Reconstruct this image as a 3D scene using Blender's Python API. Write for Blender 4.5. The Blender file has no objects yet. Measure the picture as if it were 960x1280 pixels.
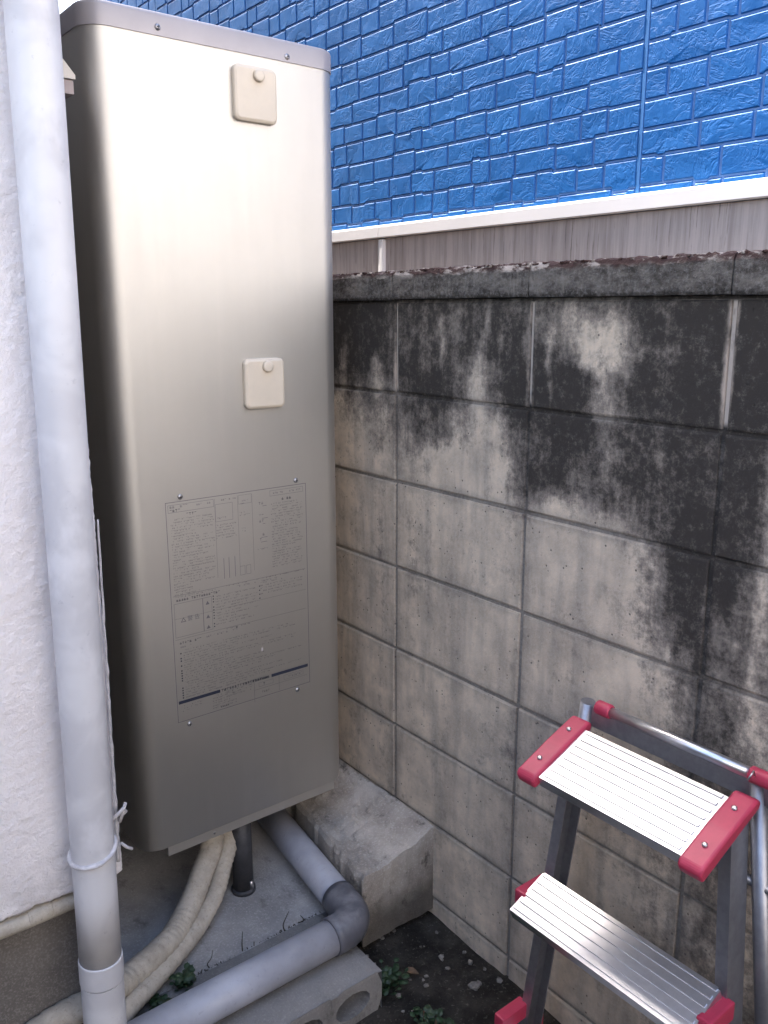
import bpy, bmesh, math, random
from mathutils import Vector, Matrix, noise
import numpy as np
random.seed(7)
R = math.radians
S = bpy.context.scene
C = S.collection

# ------------------------------------------------------------------ camera
cam_d = bpy.data.cameras.new('camera')
cam = bpy.data.objects.new('camera', cam_d); C.objects.link(cam)
cam.location = (0, 0, 1.45)
cam.rotation_euler = (R(90 - 13.28), 0, R(-38.25))
cam_d.sensor_fit = 'HORIZONTAL'; cam_d.sensor_width = 36
cam_d.lens = 1068 / 960 * 36
cam_d.clip_start = 0.02; cam_d.clip_end = 500
S.camera = cam

# ------------------------------------------------------------------ light
SUN_EL, SUN_AZ = 57.0, -9.0          # azimuth from +Y towards +X
w = bpy.data.worlds.new('World'); S.world = w; w.use_nodes = True
nt = w.node_tree; bg = nt.nodes['Background']
sky = nt.nodes.new('ShaderNodeTexSky'); sky.sky_type = 'NISHITA'; sky.sun_disc = False
sky.sun_elevation = R(SUN_EL); sky.sun_rotation = R(SUN_AZ)
sky.dust_density = 3.0; sky.air_density = 1.0; sky.ozone_density = 1.0
nt.links.new(sky.outputs[0], bg.inputs[0]); bg.inputs[1].default_value = 0.15
sd = bpy.data.lights.new('sun', 'SUN'); sd.energy = 3.6; sd.angle = R(0.5); sd.color = (1, .95, .88)
sun = bpy.data.objects.new('sun', sd); C.objects.link(sun)
sv = Vector((math.sin(R(SUN_AZ)) * math.cos(R(SUN_EL)), math.cos(R(SUN_AZ)) * math.cos(R(SUN_EL)), math.sin(R(SUN_EL))))
sun.rotation_euler = sv.to_track_quat('Z', 'Y').to_euler()
S.view_settings.view_transform = 'Standard'; S.view_settings.look = 'None'
S.view_settings.exposure = 2.5; S.view_settings.gamma = 1; S.view_settings.use_curve_mapping = False

# ------------------------------------------------------------------ helpers
class MB:
    def __init__(s): s.v = []; s.f = []; s.sm = []
    def add(s, vs, fs, smooth=False):
        n = len(s.v); s.v += [tuple(p) for p in vs]
        s.f += [tuple(i + n for i in f) for f in fs]; s.sm += [smooth] * len(fs); return s
    def box(s, x0, x1, y0, y1, z0, z1, ch=0.0):
        if ch <= 0:
            vs = [(x, y, z) for x in (x0, x1) for y in (y0, y1) for z in (z0, z1)]
            fs = [(0, 1, 3, 2), (4, 6, 7, 5), (0, 4, 5, 1), (2, 3, 7, 6), (0, 2, 6, 4), (1, 5, 7, 3)]
            return s.add(vs, fs)
        bm = bmesh.new(); bmesh.ops.create_cube(bm, size=1)
        for v in bm.verts:
            v.co = Vector(((x0 + x1) / 2 + v.co.x * (x1 - x0), (y0 + y1) / 2 + v.co.y * (y1 - y0), (z0 + z1) / 2 + v.co.z * (z1 - z0)))
        bmesh.ops.bevel(bm, geom=bm.edges[:], offset=ch, segments=2, affect='EDGES', profile=0.6)
        return s.bm(bm)
    def bm(s, bm, smooth=False):
        bm.verts.ensure_lookup_table(); bm.verts.index_update()
        vs = [v.co[:] for v in bm.verts]; fs = [[v.index for v in f.verts] for f in bm.faces]
        bm.free(); return s.add(vs, fs, smooth)
    def tube(s, pts, r, n=16, caps=True, rfun=None):
        pts = [Vector(p) for p in pts]; vs = []; fs = []
        t0 = (pts[1] - pts[0]).normalized()
        up = Vector((0, 0, 1)) if abs(t0.z) < .9 else Vector((1, 0, 0))
        a = t0.cross(up).normalized()
        for i, p in enumerate(pts):
            t = (pts[min(i + 1, len(pts) - 1)] - pts[max(i - 1, 0)]).normalized()
            a = (a - t * a.dot(t)).normalized(); b = t.cross(a)
            rr = r(i / (len(pts) - 1)) if callable(r) else r
            for k in range(n):
                q = 2 * math.pi * k / n
                r2 = rr * (rfun(i, q) if rfun else 1)
                vs.append(p + (a * math.cos(q) + b * math.sin(q)) * r2)
        for i in range(len(pts) - 1):
            for k in range(n):
                k2 = (k + 1) % n
                fs.append((i * n + k, i * n + k2, (i + 1) * n + k2, (i + 1) * n + k))
        s.add(vs, fs, True)
        if caps:
            m = len(s.v) - len(vs)
            s.f.append(tuple(m + k for k in range(n))[::-1]); s.sm.append(False)
            s.f.append(tuple(m + (len(pts) - 1) * n + k for k in range(n))); s.sm.append(False)
        return s
    def prism(s, poly, axis, a0, a1):
        """poly: list of 2D points; extruded along axis ('x','y','z')"""
        def P(p, a):
            return {'x': (a, p[0], p[1]), 'y': (p[0], a, p[1]), 'z': (p[0], p[1], a)}[axis]
        n = len(poly)
        vs = [P(p, a0) for p in poly] + [P(p, a1) for p in poly]
        fs = [tuple(range(n)), tuple(range(2 * n - 1, n - 1, -1))]
        fs += [(i, n + i, n + (i + 1) % n, (i + 1) % n) for i in range(n)]
        return s.add(vs, fs)
    def mesh(s, name, mat):
        me = bpy.data.meshes.new(name); me.from_pydata(s.v, [], s.f); 
        me.polygons.foreach_set('use_smooth', s.sm)
        bm = bmesh.new(); bm.from_mesh(me); bmesh.ops.recalc_face_normals(bm, faces=bm.faces[:]); bm.to_mesh(me); bm.free()
        if mat: me.materials.append(mat)
        me.update(); return me
    def build(s, name, mat, parent=None):
        return link(name, s.mesh(name, mat), parent)

def link(name, me, parent=None, loc=None):
    o = bpy.data.objects.new(name, me); C.objects.link(o)
    if parent:
        o.parent = parent
        o.location = -Vector(world_loc(parent)) if loc is None else loc
    elif loc is not None: o.location = loc
    return o
def world_loc(o):
    l = Vector((0, 0, 0))
    while o: l += o.location; o = o.parent
    return l
def empty(name, loc, label, cat, group=None):
    o = bpy.data.objects.new(name, None); C.objects.link(o); o.location = loc
    o.empty_display_size = .1
    return tag(o, label, cat, group)
def tag(o, label, cat, group=None):
    o['label'] = label; o['category'] = cat
    if group: o['group'] = group
    return o
def struct(o): o['kind'] = 'structure'; return o
def stuff(o): o['kind'] = 'stuff'; return o

# ------------------------------------------------------------------ node helpers
class NT:
    def __init__(s, name):
        s.m = bpy.data.materials.new(name); s.m.use_nodes = True
        s.t = s.m.node_tree; s.b = s.t.nodes['Principled BSDF']
        g = s.n('ShaderNodeNewGeometry'); s.P = g.outputs['Position']; s.N = g.outputs['Normal']
    def n(s, t, **k):
        o = s.t.nodes.new(t)
        for a, b in k.items(): setattr(o, a, b)
        return o
    def set(s, sock, v):
        if isinstance(v, bpy.types.NodeSocket): s.t.links.new(v, sock)
        else:
            if isinstance(v, tuple) and len(v) == 3 and len(getattr(sock, 'default_value', (0,))) == 4: v = v + (1,)
            sock.default_value = v
    def math(s, op, a, b=0.0, clamp=False):
        o = s.n('ShaderNodeMath', operation=op, use_clamp=clamp); s.set(o.inputs[0], a); s.set(o.inputs[1], b); return o.outputs[0]
    def vec(s, op, a, b):
        o = s.n('ShaderNodeVectorMath', operation=op); s.set(o.inputs[0], a); s.set(o.inputs[1], b)
        return o.outputs['Value'] if op in ('LENGTH', 'DISTANCE', 'DOT_PRODUCT') else o.outputs[0]
    def noise(s, scale=5, detail=4, rough=.6, vec=None, stretch=None, dist=0.0):
        v = s.P if vec is None else vec
        if stretch: v = s.vec('MULTIPLY', v, stretch)
        o = s.n('ShaderNodeTexNoise'); s.set(o.inputs['Vector'], v)
        o.inputs['Scale'].default_value = scale; o.inputs['Detail'].default_value = detail
        o.inputs['Roughness'].default_value = rough; o.inputs['Distortion'].default_value = dist
        return o.outputs['Fac']
    def voro(s, scale, vec=None, feature='F1'):
        o = s.n('ShaderNodeTexVoronoi', feature=feature); s.set(o.inputs['Vector'], s.P if vec is None else vec)
        o.inputs['Scale'].default_value = scale; return o.outputs['Distance']
    def ramp(s, f, a, b, lo=0.0, hi=1.0):
        o = s.n('ShaderNodeMapRange'); o.interpolation_type = 'SMOOTHSTEP'
        s.set(o.inputs[0], f); s.set(o.inputs[1], a); s.set(o.inputs[2], b); s.set(o.inputs[3], lo); s.set(o.inputs[4], hi)
        return o.outputs[0]
    def mix(s, f, a, b, mode='MIX'):
        o = s.n('ShaderNodeMix', data_type='RGBA', blend_type=mode)
        s.set(o.inputs[0], f); s.set(o.inputs[6], a); s.set(o.inputs[7], b); return o.outputs[2]
    def sep(s, v=None):
        o = s.n('ShaderNodeSeparateXYZ'); s.set(o.inputs[0], s.P if v is None else v); return o.outputs
    def bump(s, h, strength=.5, dist=.01, prev=None):
        o = s.n('ShaderNodeBump'); s.set(o.inputs['Height'], h); o.inputs['Strength'].default_value = strength
        o.inputs['Distance'].default_value = dist
        if prev is not None: s.set(o.inputs['Normal'], prev)
        return o.outputs[0]
    def out(s, col=None, rough=None, normal=None, metal=None, spec=None, coat=None, coatr=None):
        i = s.b.inputs
        if col is not None: s.set(i['Base Color'], col)
        if rough is not None: s.set(i['Roughness'], rough)
        if normal is not None: s.set(i['Normal'], normal)
        if metal is not None: s.set(i['Metallic'], metal)
        if spec is not None: s.set(i['Specular IOR Level'], spec)
        if coat is not None: s.set(i['Coat Weight'], coat)
        if coatr is not None: s.set(i['Coat Roughness'], coatr)
        return s.m
def simple(name, col, rough=.6, metal=0.0, nscale=30, var=.15, bump=.1, bd=.002, **k):
    m = NT(name); n = m.noise(nscale, 5, .65)
    c = m.mix(m.ramp(n, .3, .7), tuple(x * (1 - var) for x in col), tuple(min(1, x * (1 + var)) for x in col))
    return m.out(c, rough, m.bump(m.noise(nscale * 4, 4, .6), bump, bd), metal, **k)

# ------------------------------------------------------------------ materials
def stain_mask(m):
    x, y, z = m.sep()
    streak = m.noise(1.0, 5, .65, stretch=(7, 15, 1.5))
    spot = m.noise(34, 11, .80)
    big = m.noise(3.2, 4, .6)
    s = m.ramp(z, 1.20, 1.33, 0, 1.08)
    s = m.math('ADD', s, m.ramp(y, .84, .60, 0, .62))
    blobs = [(1.38, 1.215, .10, .085, .95), (1.064, 1.225, .10, .13, 1.0), (.97, 1.20, .12, .10, .6), (.76, 1.16, .13, .15, .8), (1.61, 1.22, .10, .07, .5),
             (.74, 1.0, .07, .13, .5), (.83, .93, .10, .05, .35), (1.10, 1.1, .05, .09, .35), (.70, .80, .06, .10, .3), (1.5, 1.17, .035, .10, .35), (.93, .56, .14, .10, .25),
             (1.25, 1.31, .055, .055, -.75), (1.33, 1.12, .07, .06, -.2), (1.58, 1.30, .03, .05, -.7), (.93, 1.39, .07, .055, -.55), (.96, 1.30, .05, .03, -.45), (.88, 1.16, .10, .09, .35), (1.64, 1.40, .09, .1, .3), (1.33, 1.12, .07, .06, -.2), (1.70, 1.33, .02, .06, -.5),
             (.99, 1.41, .09, .07, -.4), (1.06, 1.33, .015, .09, -.55), (1.23, 1.42, .015, .05, -.5), (1.35, 1.38, .01, .06, -.35), (.61, 1.2, .012, .4, -.3)]
    dv = m.n('ShaderNodeTexNoise'); dv.inputs['Scale'].default_value = 11; dv.inputs['Detail'].default_value = 4
    m.set(dv.inputs['Vector'], m.P)
    off = m.vec('MULTIPLY', m.vec('SUBTRACT', dv.outputs['Color'], (.5, .5, .5)), (0, .09, .13))
    P = m.vec('ADD', m.P, off)
    for (by, bz, ry, rz, a) in blobs:
        v = m.vec('MULTIPLY', m.vec('SUBTRACT', P, (0, by, bz)), (0, 1 / ry, 1 / rz))
        d = m.vec('LENGTH', v, (0, 0, 0))
        s = m.math('ADD', s, m.ramp(d, 1.6, .2, 0, a))
    s = m.math('ADD', s, m.math('MULTIPLY', m.math('SUBTRACT', streak, .5), 1.5))
    s = m.math('ADD', s, m.math('MULTIPLY', m.math('SUBTRACT', big, .5), .6))
    s = m.math('ADD', s, m.math('MULTIPLY', m.math('SUBTRACT', spot, .5), 2.6))
    return s, streak, spot

def mat_block(light=(.72, .59, .445), dark=(.036, .031, .027), name='weathered_concrete_block', mort=False):
    m = NT(name)
    st, streak, spot = stain_mask(m)
    fine = m.noise(160, 5, .75); med = m.noise(14, 5, .65)
    oi = m.n('ShaderNodeObjectInfo')
    c = m.mix(m.ramp(med, .3, .7), tuple(q * .72 for q in light), tuple(q * 1.12 for q in light))
    c = m.mix(m.math('MULTIPLY', oi.outputs['Random'], .22), c, (.25, .23, .21))
    c = m.mix(m.ramp(m.noise(2, 4, .6, stretch=(1, 9, 1.2)), .42, .70, 0, .5), c, (.23, .20, .17))
    if not mort:
        ob = m.n('ShaderNodeTexCoord').outputs['Object']
        ox, oy, oz = m.sep(ob)
        ed = m.math('MAXIMUM', m.math('MULTIPLY', m.math('ABSOLUTE', oy), 1 / .196), m.math('MULTIPLY', m.math('ABSOLUTE', oz), 1 / .096))
        ed = m.math('ADD', ed, m.math('MULTIPLY', m.math('SUBTRACT', m.noise(16, 6, .7), .5), .35))
        c = m.mix(m.ramp(ed, .80, 1.06, 0, .55), c, (.17, .148, .125))
    pits = m.ramp(m.voro(62), .17, .08, 0, 1)
    gate = m.ramp(m.noise(27, 3, .5), .47, .56)
    pits = m.math('MULTIPLY', pits, gate)
    c = m.mix(m.math('MULTIPLY', m.ramp(fine, .35, .7), .28), c, (.60, .55, .48))
    c = m.mix(m.math('MULTIPLY', pits, .85), c, (.10, .09, .08))
    dk = m.mix(m.ramp(m.noise(60, 9, .8), .50, .80), dark, (.20, .175, .15))
    st1 = m.ramp(st, .02, .70, 0, .85); st2 = m.ramp(st, .42, 1.25, 0, .96)
    c = m.mix(st1, c, (.20, .172, .148))
    c = m.mix(st2, c, dk)
    if mort:
        x, y, z = m.sep()
        lime = m.math('MULTIPLY', m.math('MULTIPLY', m.ramp(z, 1.272, 1.285), m.ramp(z, 1.468, 1.462)), m.ramp(m.noise(6, 5, .7, stretch=(1, 3, 1)), .30, .50))
        c = m.mix(m.math('MULTIPLY', lime, .95), c, (.58, .49, .41))
    if not mort:
        x, y, z = m.sep()
        jy = m.math('MULTIPLY', m.math('PINGPONG', m.math('ADD', y, 10 - 1.105), .2), 1.0)
        jn = m.math('ADD', jy, m.math('MULTIPLY', m.math('SUBTRACT', m.noise(5, 7, .75, stretch=(1, 3, 1)), .5), .03))
        lm = m.math('MULTIPLY', m.math('MULTIPLY', m.ramp(jn, .012, .003), m.ramp(z, 1.265, 1.29)), m.ramp(m.noise(9, 5, .7, stretch=(1, 1, .7)), .40, .58))
        c = m.mix(m.math('MULTIPLY', lm, .75), c, (.48, .40, .33))
    h = m.math('ADD', m.math('MULTIPLY', fine, .5), m.math('MULTIPLY', m.noise(45, 4, .6), .6))
    h = m.math('SUBTRACT', h, m.math('MULTIPLY', pits, .8))
    return m.out(c, .93, m.bump(h, .55, .004), spec=.25)

M = {}
M['block'] = mat_block()
M['mortar'] = mat_block(light=(.25, .22, .19), name='wall_mortar', mort=True)

def mat_cap():
    m = NT('mossy_coping'); x, y, z = m.sep()
    fine = m.noise(130, 5, .75); med = m.noise(24, 6, .7, stretch=(1, .6, 1.4))
    c = m.mix(m.ramp(med, .36, .68), (.055, .047, .040), (.21, .185, .16))
    c = m.mix(m.ramp(m.noise(1, 5, .7, stretch=(1, 26, 4)), .55, .72, 0, .5), c, (.34, .30, .26))
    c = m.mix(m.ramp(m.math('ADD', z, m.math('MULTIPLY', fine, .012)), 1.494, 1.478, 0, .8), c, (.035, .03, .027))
    c = m.mix(m.ramp(fine, .45, .7, 0, .5), c, (.30, .28, .26))
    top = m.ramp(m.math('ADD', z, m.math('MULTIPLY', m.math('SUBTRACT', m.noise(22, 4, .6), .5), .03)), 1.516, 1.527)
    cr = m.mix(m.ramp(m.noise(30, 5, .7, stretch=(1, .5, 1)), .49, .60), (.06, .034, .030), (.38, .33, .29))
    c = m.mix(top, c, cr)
    return m.out(c, .95, m.bump(m.math('ADD', fine, m.noise(50, 4, .6)), .8, .006), spec=.2)
M['cap'] = mat_cap()

def mat_moss():
    m = NT('dry_moss_crust')
    c = m.mix(m.ramp(m.noise(26, 4, .7), .50, .62), (.055, .032, .028), (.40, .35, .31))
    return m.out(c, 1, m.bump(m.noise(200, 4, .7), .8, .003), spec=.1)
M['moss'] = mat_moss()

def mat_blue():
    m = NT('blue_siding_paint')
    n = m.noise(22, 7, .62, dist=.8); r = m.noise(9, 5, .6, stretch=(1, 1, 1.2), dist=1.6)
    ridge = m.math('ABSOLUTE', m.math('SUBTRACT', r, .5))
    oi = m.n('ShaderNodeObjectInfo')
    c = m.mix(m.math('ADD', m.math('MULTIPLY', oi.outputs['Random'], .5), m.ramp(m.noise(4, 3, .5), .3, .7, 0, .5)), (.008, .112, .36), (.013, .138, .42))
    c = m.mix(m.ramp(m.noise(1.2, 6, .7, stretch=(1, 5, 1)), .5, .75, 0, .25), c, (.03, .13, .33))
    h = m.math('ADD', m.math('MULTIPLY', n, .8), m.math('MULTIPLY', m.ramp(ridge, .0, .05), .35))
    h = m.math('ADD', h, m.math('MULTIPLY', m.noise(70, 5, .6, dist=.5), .25))
    return m.out(c, .50, m.bump(h, .26, .008), spec=.25)
M['blue'] = mat_blue()
M['blue_groove'] = simple('blue_siding_groove', (.16, .31, .62), .5, nscale=60, var=.08)
M['blue_seal'] = simple('pale_blue_joint_sealant', (.05, .19, .47), .5, nscale=60, var=.05)
M['trim'] = simple('white_flashing_metal', (.78, .74, .73), .35, nscale=5, var=.03, bump=.02)

def mat_found():
    m = NT('streaked_grey_foundation')
    s1 = m.noise(1, 6, .7, stretch=(30, 42, 1.6)); s2 = m.noise(1, 5, .7, stretch=(30, 110, 5))
    c = m.mix(m.ramp(s1, .35, .7), (.50, .43, .405), (.33, .28, .26))
    c = m.mix(m.ramp(s2, .57, .70, 0, .75), c, (.085, .07, .066))
    c = m.mix(m.ramp(m.noise(2, 4, .6), .4, .7, 0, .4), c, (.55, .50, .48))
    return m.out(c, .8, m.bump(m.noise(90, 4, .6), .3, .002), spec=.3)
M['found'] = mat_found()

def mat_stucco():
    m = NT('white_sprayed_stucco'); x, y, z = m.sep()
    c = m.mix(m.ramp(m.noise(8, 5, .6), .3, .7), (.76, .715, .71), (.82, .78, .775))
    dirt = m.math('MULTIPLY', m.ramp(z, .60, .44, 0, .45), m.ramp(m.noise(18, 5, .7), .35, .65))
    c = m.mix(dirt, c, (.30, .28, .28))
    return m.out(c, .85, m.bump(m.math('ADD', m.noise(60, 5, .6), m.math('MULTIPLY', m.noise(240, 3, .6), .4)), .55, .006), spec=.3)
M['stucco'] = mat_stucco()

def mat_mortarface():
    m = NT('trowelled_grey_render')
    c = m.mix(m.ramp(m.noise(7, 6, .65), .3, .7), (.11, .10, .09), (.17, .155, .14))
    c = m.mix(m.ramp(m.noise(300, 3, .7), .45, .7, 0, .5), c, (.34, .31, .29))
    return m.out(c, .95, m.bump(m.noise(180, 5, .7), .5, .003), spec=.2)
M['render'] = mat_mortarface()

def mat_pipe():
    m = NT('faded_painted_downpipe')
    n = m.noise(9, 3, .5, dist=.6)
    c = m.mix(m.ramp(n, .40, .62), (.54, .53, .545), (.64, .63, .64))
    spt = m.ramp(m.noise(14, 4, .6, stretch=(1, 1, .7)), .52, .72)
    c = m.mix(m.math('MULTIPLY', spt, .5), c, (.74, .73, .75))
    c = m.mix(m.ramp(m.noise(70, 4, .7), .62, .74, 0, .3), c, (.3, .3, .33))
    return m.out(c, .42, m.bump(m.noise(14, 3, .5), .04, .002), spec=.4)
M['pipe'] = mat_pipe()
M['paintedcord'] = simple('paint_covered_cord', (.52, .50, .51), .7, nscale=60, bump=.4, bd=.003)

def mat_grey_pvc(name, col):
    m = NT(name)
    c = m.mix(m.ramp(m.noise(12, 5, .6), .3, .7), tuple(q * .85 for q in col), tuple(q * 1.12 for q in col))
    c = m.mix(m.ramp(m.noise(90, 5, .75), .55, .75, 0, .5), c, tuple(q * .55 for q in col))
    dust = m.math('MULTIPLY', m.ramp(m.sep(m.N)[2], .3, 1, 0, .35), m.ramp(m.noise(30, 4, .6), .3, .7))
    c = m.mix(dust, c, (.42, .41, .42))
    return m.out(c, .42, m.bump(m.noise(120, 3, .5), .08, .001), spec=.5)
M['pvc'] = mat_grey_pvc('grey_drain_pvc', (.33, .335, .375))
M['pvc_dark'] = mat_grey_pvc('dark_grey_pvc_elbow', (.10, .10, .115))

def mat_hose():
    m = NT('taped_beige_hose')
    o = m.n('ShaderNodeTexCoord').outputs['UV']
    sx, sy, sz = m.sep(o)
    wv = m.math('FRACT', m.math('ADD', m.math('MULTIPLY', sy, 1.0), sx))
    c = m.mix(m.ramp(m.noise(25, 6, .7), .3, .72), (.50, .45, .375), (.36, .32, .265))
    c = m.mix(m.ramp(m.noise(160, 4, .7), .55, .7, 0, .45), c, (.16, .14, .12))
    return m.out(c, .8, m.bump(m.noise(120, 5, .7), .5, .003), spec=.3)
M['hose'] = mat_hose()

def mat_tank():
    m = NT('champagne_silver_metallic'); x, y, z = m.sep()
    c = m.mix(m.ramp(m.noise(5, 4, .6), .3, .7), (.575, .552, .508), (.60, .577, .532))
    c = m.mix(m.ramp(m.noise(1.2, 5, .6, stretch=(22, 22, 1.2)), .52, .74, 0, .22), c, (.66, .62, .57))
    c = m.mix(m.ramp(m.noise(2, 6, .7, stretch=(14, 14, 4)), .62, .8, 0, .15), c, (.40, .36, .31))
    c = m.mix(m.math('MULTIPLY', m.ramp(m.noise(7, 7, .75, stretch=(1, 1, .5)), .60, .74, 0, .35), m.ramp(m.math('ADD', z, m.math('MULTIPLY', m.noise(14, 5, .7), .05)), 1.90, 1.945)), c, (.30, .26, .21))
    sp = m.ramp(m.noise(170, 2, .5), .74, .79)
    c = m.mix(m.math('MULTIPLY', sp, .25), c, (.75, .7, .65))
    rr = m.ramp(m.noise(1.5, 5, .6, stretch=(30, 30, 2)), .3, .7, .52, .55)
    hh = m.noise(1, 4, .6, stretch=(500, 500, 90))
    return m.out(c, rr, m.bump(hh, .04, .001), metal=1.0, spec=.5)
M['tank'] = mat_tank()
M['lid'] = simple('grey_lid_paint', (.36, .335, .345), .42, .25, nscale=8, var=.05, bump=.04)
M['hatch'] = simple('beige_plastic_cover', (.66, .575, .46), .5, nscale=10, var=.05, bump=.03)
M['screw'] = simple('screw_steel', (.42, .41, .42), .3, .9, nscale=200, var=.2)
M['ink'] = simple('grey_blue_print_ink', (.20, .19, .20), .55, nscale=50, var=.1, bump=0)
M['ink_faint'] = simple('faint_print_ink', (.21, .20, .195), .5, .3, nscale=50, var=.1, bump=0)
M['ink_blue'] = simple('navy_print_ink', (.022, .027, .05), .5, nscale=50, var=.1, bump=0)
M['black'] = simple('black_rubber', (.025, .025, .03), .7, nscale=40, var=.3, bump=.2)
M['leg'] = simple('dark_painted_leg', (.045, .045, .05), .55, nscale=40, var=.3, bump=.2)

def mat_conc(name, a, b, dark=.5):
    m = NT(name)
    c = m.mix(m.ramp(m.noise(6, 6, .65), .3, .7), a, b)
    c = m.mix(m.ramp(m.noise(200, 4, .7), .5, .7, 0, .4), c, tuple(min(1, q * 1.5) for q in b))
    c = m.mix(m.ramp(m.noise(11, 7, .75, stretch=(1.4, .8, 1)), .54, .70, 0, dark), c, (.06, .055, .048))
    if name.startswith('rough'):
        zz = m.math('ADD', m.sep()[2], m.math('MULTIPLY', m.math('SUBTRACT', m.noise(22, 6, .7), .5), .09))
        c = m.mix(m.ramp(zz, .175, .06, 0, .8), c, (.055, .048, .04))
    return m.out(c, .92, m.bump(m.math('ADD', m.noise(35, 6, .7), m.math('MULTIPLY', m.noise(260, 3, .6), .4)), .6, .006), spec=.2)
M['pad'] = mat_conc('pale_concrete_pad', (.27, .26, .25), (.43, .41, .395), .45)
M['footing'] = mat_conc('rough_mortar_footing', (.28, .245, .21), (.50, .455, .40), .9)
M['cinder'] = mat_conc('grey_cinder_block', (.17, .16, .15), (.25, .235, .22), .5)

def mat_ground():
    m = NT('dark_damp_soil')
    c = m.mix(m.ramp(m.noise(9, 7, .7), .35, .68), (.025, .022, .018), (.075, .066, .056))
    c = m.mix(m.ramp(m.noise(120, 4, .7), .56, .72, 0, .6), c, (.22, .20, .17))
    return m.out(c, .95, m.bump(m.noise(50, 7, .75), 1, .02), spec=.2)
M['soil'] = mat_ground()
M['bounce_cut'] = simple('bounce_cut_asphalt', (.04, .04, .042), .9, nscale=80, var=.3, bump=.3)  # kept dark to limit sunlit bounce from the ground behind the camera
M['gravel'] = simple('small_grey_gravel', (.17, .155, .135), .9, nscale=60, var=.5, bump=.3)
M['green'] = simple('weed_leaf_green', (.018, .042, .016), .5, nscale=60, var=.4, bump=.1)
M['leaf'] = simple('dead_leaf_brown', (.13, .08, .045), .8, nscale=60, var=.4, bump=.2)
M['stem'] = simple('dry_weed_stem', (.06, .05, .035), .9, nscale=60, var=.3)
M['alu'] = simple('brushed_aluminium', (.62, .62, .64), .32, .95, nscale=60, var=.05, bump=.05)
M['alu_dull'] = simple('dull_anodised_aluminium', (.34, .34, .36), .42, .85, nscale=60, var=.1, bump=.05)
M['red'] = simple('crimson_plastic_cap', (.42, .035, .075), .42, nscale=30, var=.08, bump=.05)
M['house_roof'] = simple('dark_roof_slate', (.09, .09, .10), .7, nscale=20)
M['bouncewall'] = simple('cream_bounce_wall', (.74, .705, .685), .85, nscale=6, var=.06)  # reflector colour of the added house behind the camera
M['soffit'] = simple('cream_soffit_board', (.62, .57, .50), .7, nscale=10, var=.05)
M['brown'] = simple('taupe_metal_hood', (.33, .27, .26), .5, nscale=20, var=.06)

# ------------------------------------------------------------------ ground
def gnoise(x, y, s=1.0): return noise.noise(Vector((x * s, y * s, 3.1)))
g = MB()
xs = [-60, -20, -6, -2] + [i * .04 for i in range(-10, 36)] + [2, 4, 8, 20, 60]
ys = [-60, -20, -6, -2, -1] + [i * .04 for i in range(-5, 60)] + [3, 6, 12, 25, 60]
vs = []
for y in ys:
    for x in xs:
        near = -0.4 < x < 1.4 and -.2 < y < 2.4
        vs.append((x, y, (gnoise(x, y, 6) * .012 + gnoise(x, y, 23) * .005) if near else -.004))
nx = len(xs)
g.add(vs, [(j * nx + i, j * nx + i + 1, (j + 1) * nx + i + 1, (j + 1) * nx + i) for j in range(len(ys) - 1) for i in range(nx - 1)], True)
struct(g.build('ground', M['soil']))

g = MB(); g.add([(-30, -6.4, .004), (30, -6.4, .004), (30, -1.2, .004), (-30, -1.2, .004)], [(0, 1, 2, 3)])  # added unseen dark sheet, cuts sunlit ground reflection in the tank
struct(g.build('bounce_cut_sheet', M['bounce_cut']))
def rough_slab(name, poly_fun, nx, ny, mat, z_fun, skirt):
    """grid slab: poly_fun(u,v)->(x,y); z_fun(x,y,u,v); vertical skirt down to z=skirt"""
    m = MB(); vs = []
    for j in range(ny + 1):
        for i in range(nx + 1):
            x, y = poly_fun(i / nx, j / ny); vs.append((x, y, z_fun(x, y, i / nx, j / ny)))
    fs = [(j * (nx + 1) + i, j * (nx + 1) + i + 1, (j + 1) * (nx + 1) + i + 1, (j + 1) * (nx + 1) + i) for j in range(ny) for i in range(nx)]
    ring = [i for i in range(nx)] + [j * (nx + 1) + nx for j in range(ny)] + [ny * (nx + 1) + i for i in range(nx, 0, -1)] + [j * (nx + 1) for j in range(ny, 0, -1)]
    b = len(vs)
    for r_ in ring: vs.append((vs[r_][0], vs[r_][1], skirt))
    n = len(ring)
    fs += [(ring[k], b + k, b + (k + 1) % n, ring[(k + 1) % n]) for k in range(n)]
    m.add(vs, fs, False); return m

# pale concrete pad under the tank
pad = rough_slab('pad', lambda u, v: (.50 + u * .62, 1.432 + v * 1.3 - u * .008 + gnoise(u * 9, v * 4, 2) * .004), 40, 60, M['pad'],
                 lambda x, y, u, v: .098 + gnoise(x, y, 7) * .003, -.02).build('concrete_pad', M['pad'])
struct(pad)
# raised footing along the block wall
def foot_xy(u, v):
    y = 1.356 + 3.6 * v ** 1.6
    xl = 1.006 + min(y - 1.356, .5) * .15
    xl += noise.noise(Vector((0, y * 18, 1))) * .012 + noise.noise(Vector((0, y * 60, 1))) * .006
    x = xl + u * (1.222 - xl)
    y += (1 - v) ** 20 * noise.noise(Vector((x * 14, y * 20, 8))) * .004
    if v == 0: y += noise.noise(Vector((x * 30, 0, 2))) * .006
    return x, y
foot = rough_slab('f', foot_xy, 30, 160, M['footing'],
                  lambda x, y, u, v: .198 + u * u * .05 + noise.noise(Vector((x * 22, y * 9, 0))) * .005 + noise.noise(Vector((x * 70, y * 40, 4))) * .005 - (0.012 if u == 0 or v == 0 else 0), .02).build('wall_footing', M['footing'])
struct(foot)
stuff_m = MB()
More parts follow.
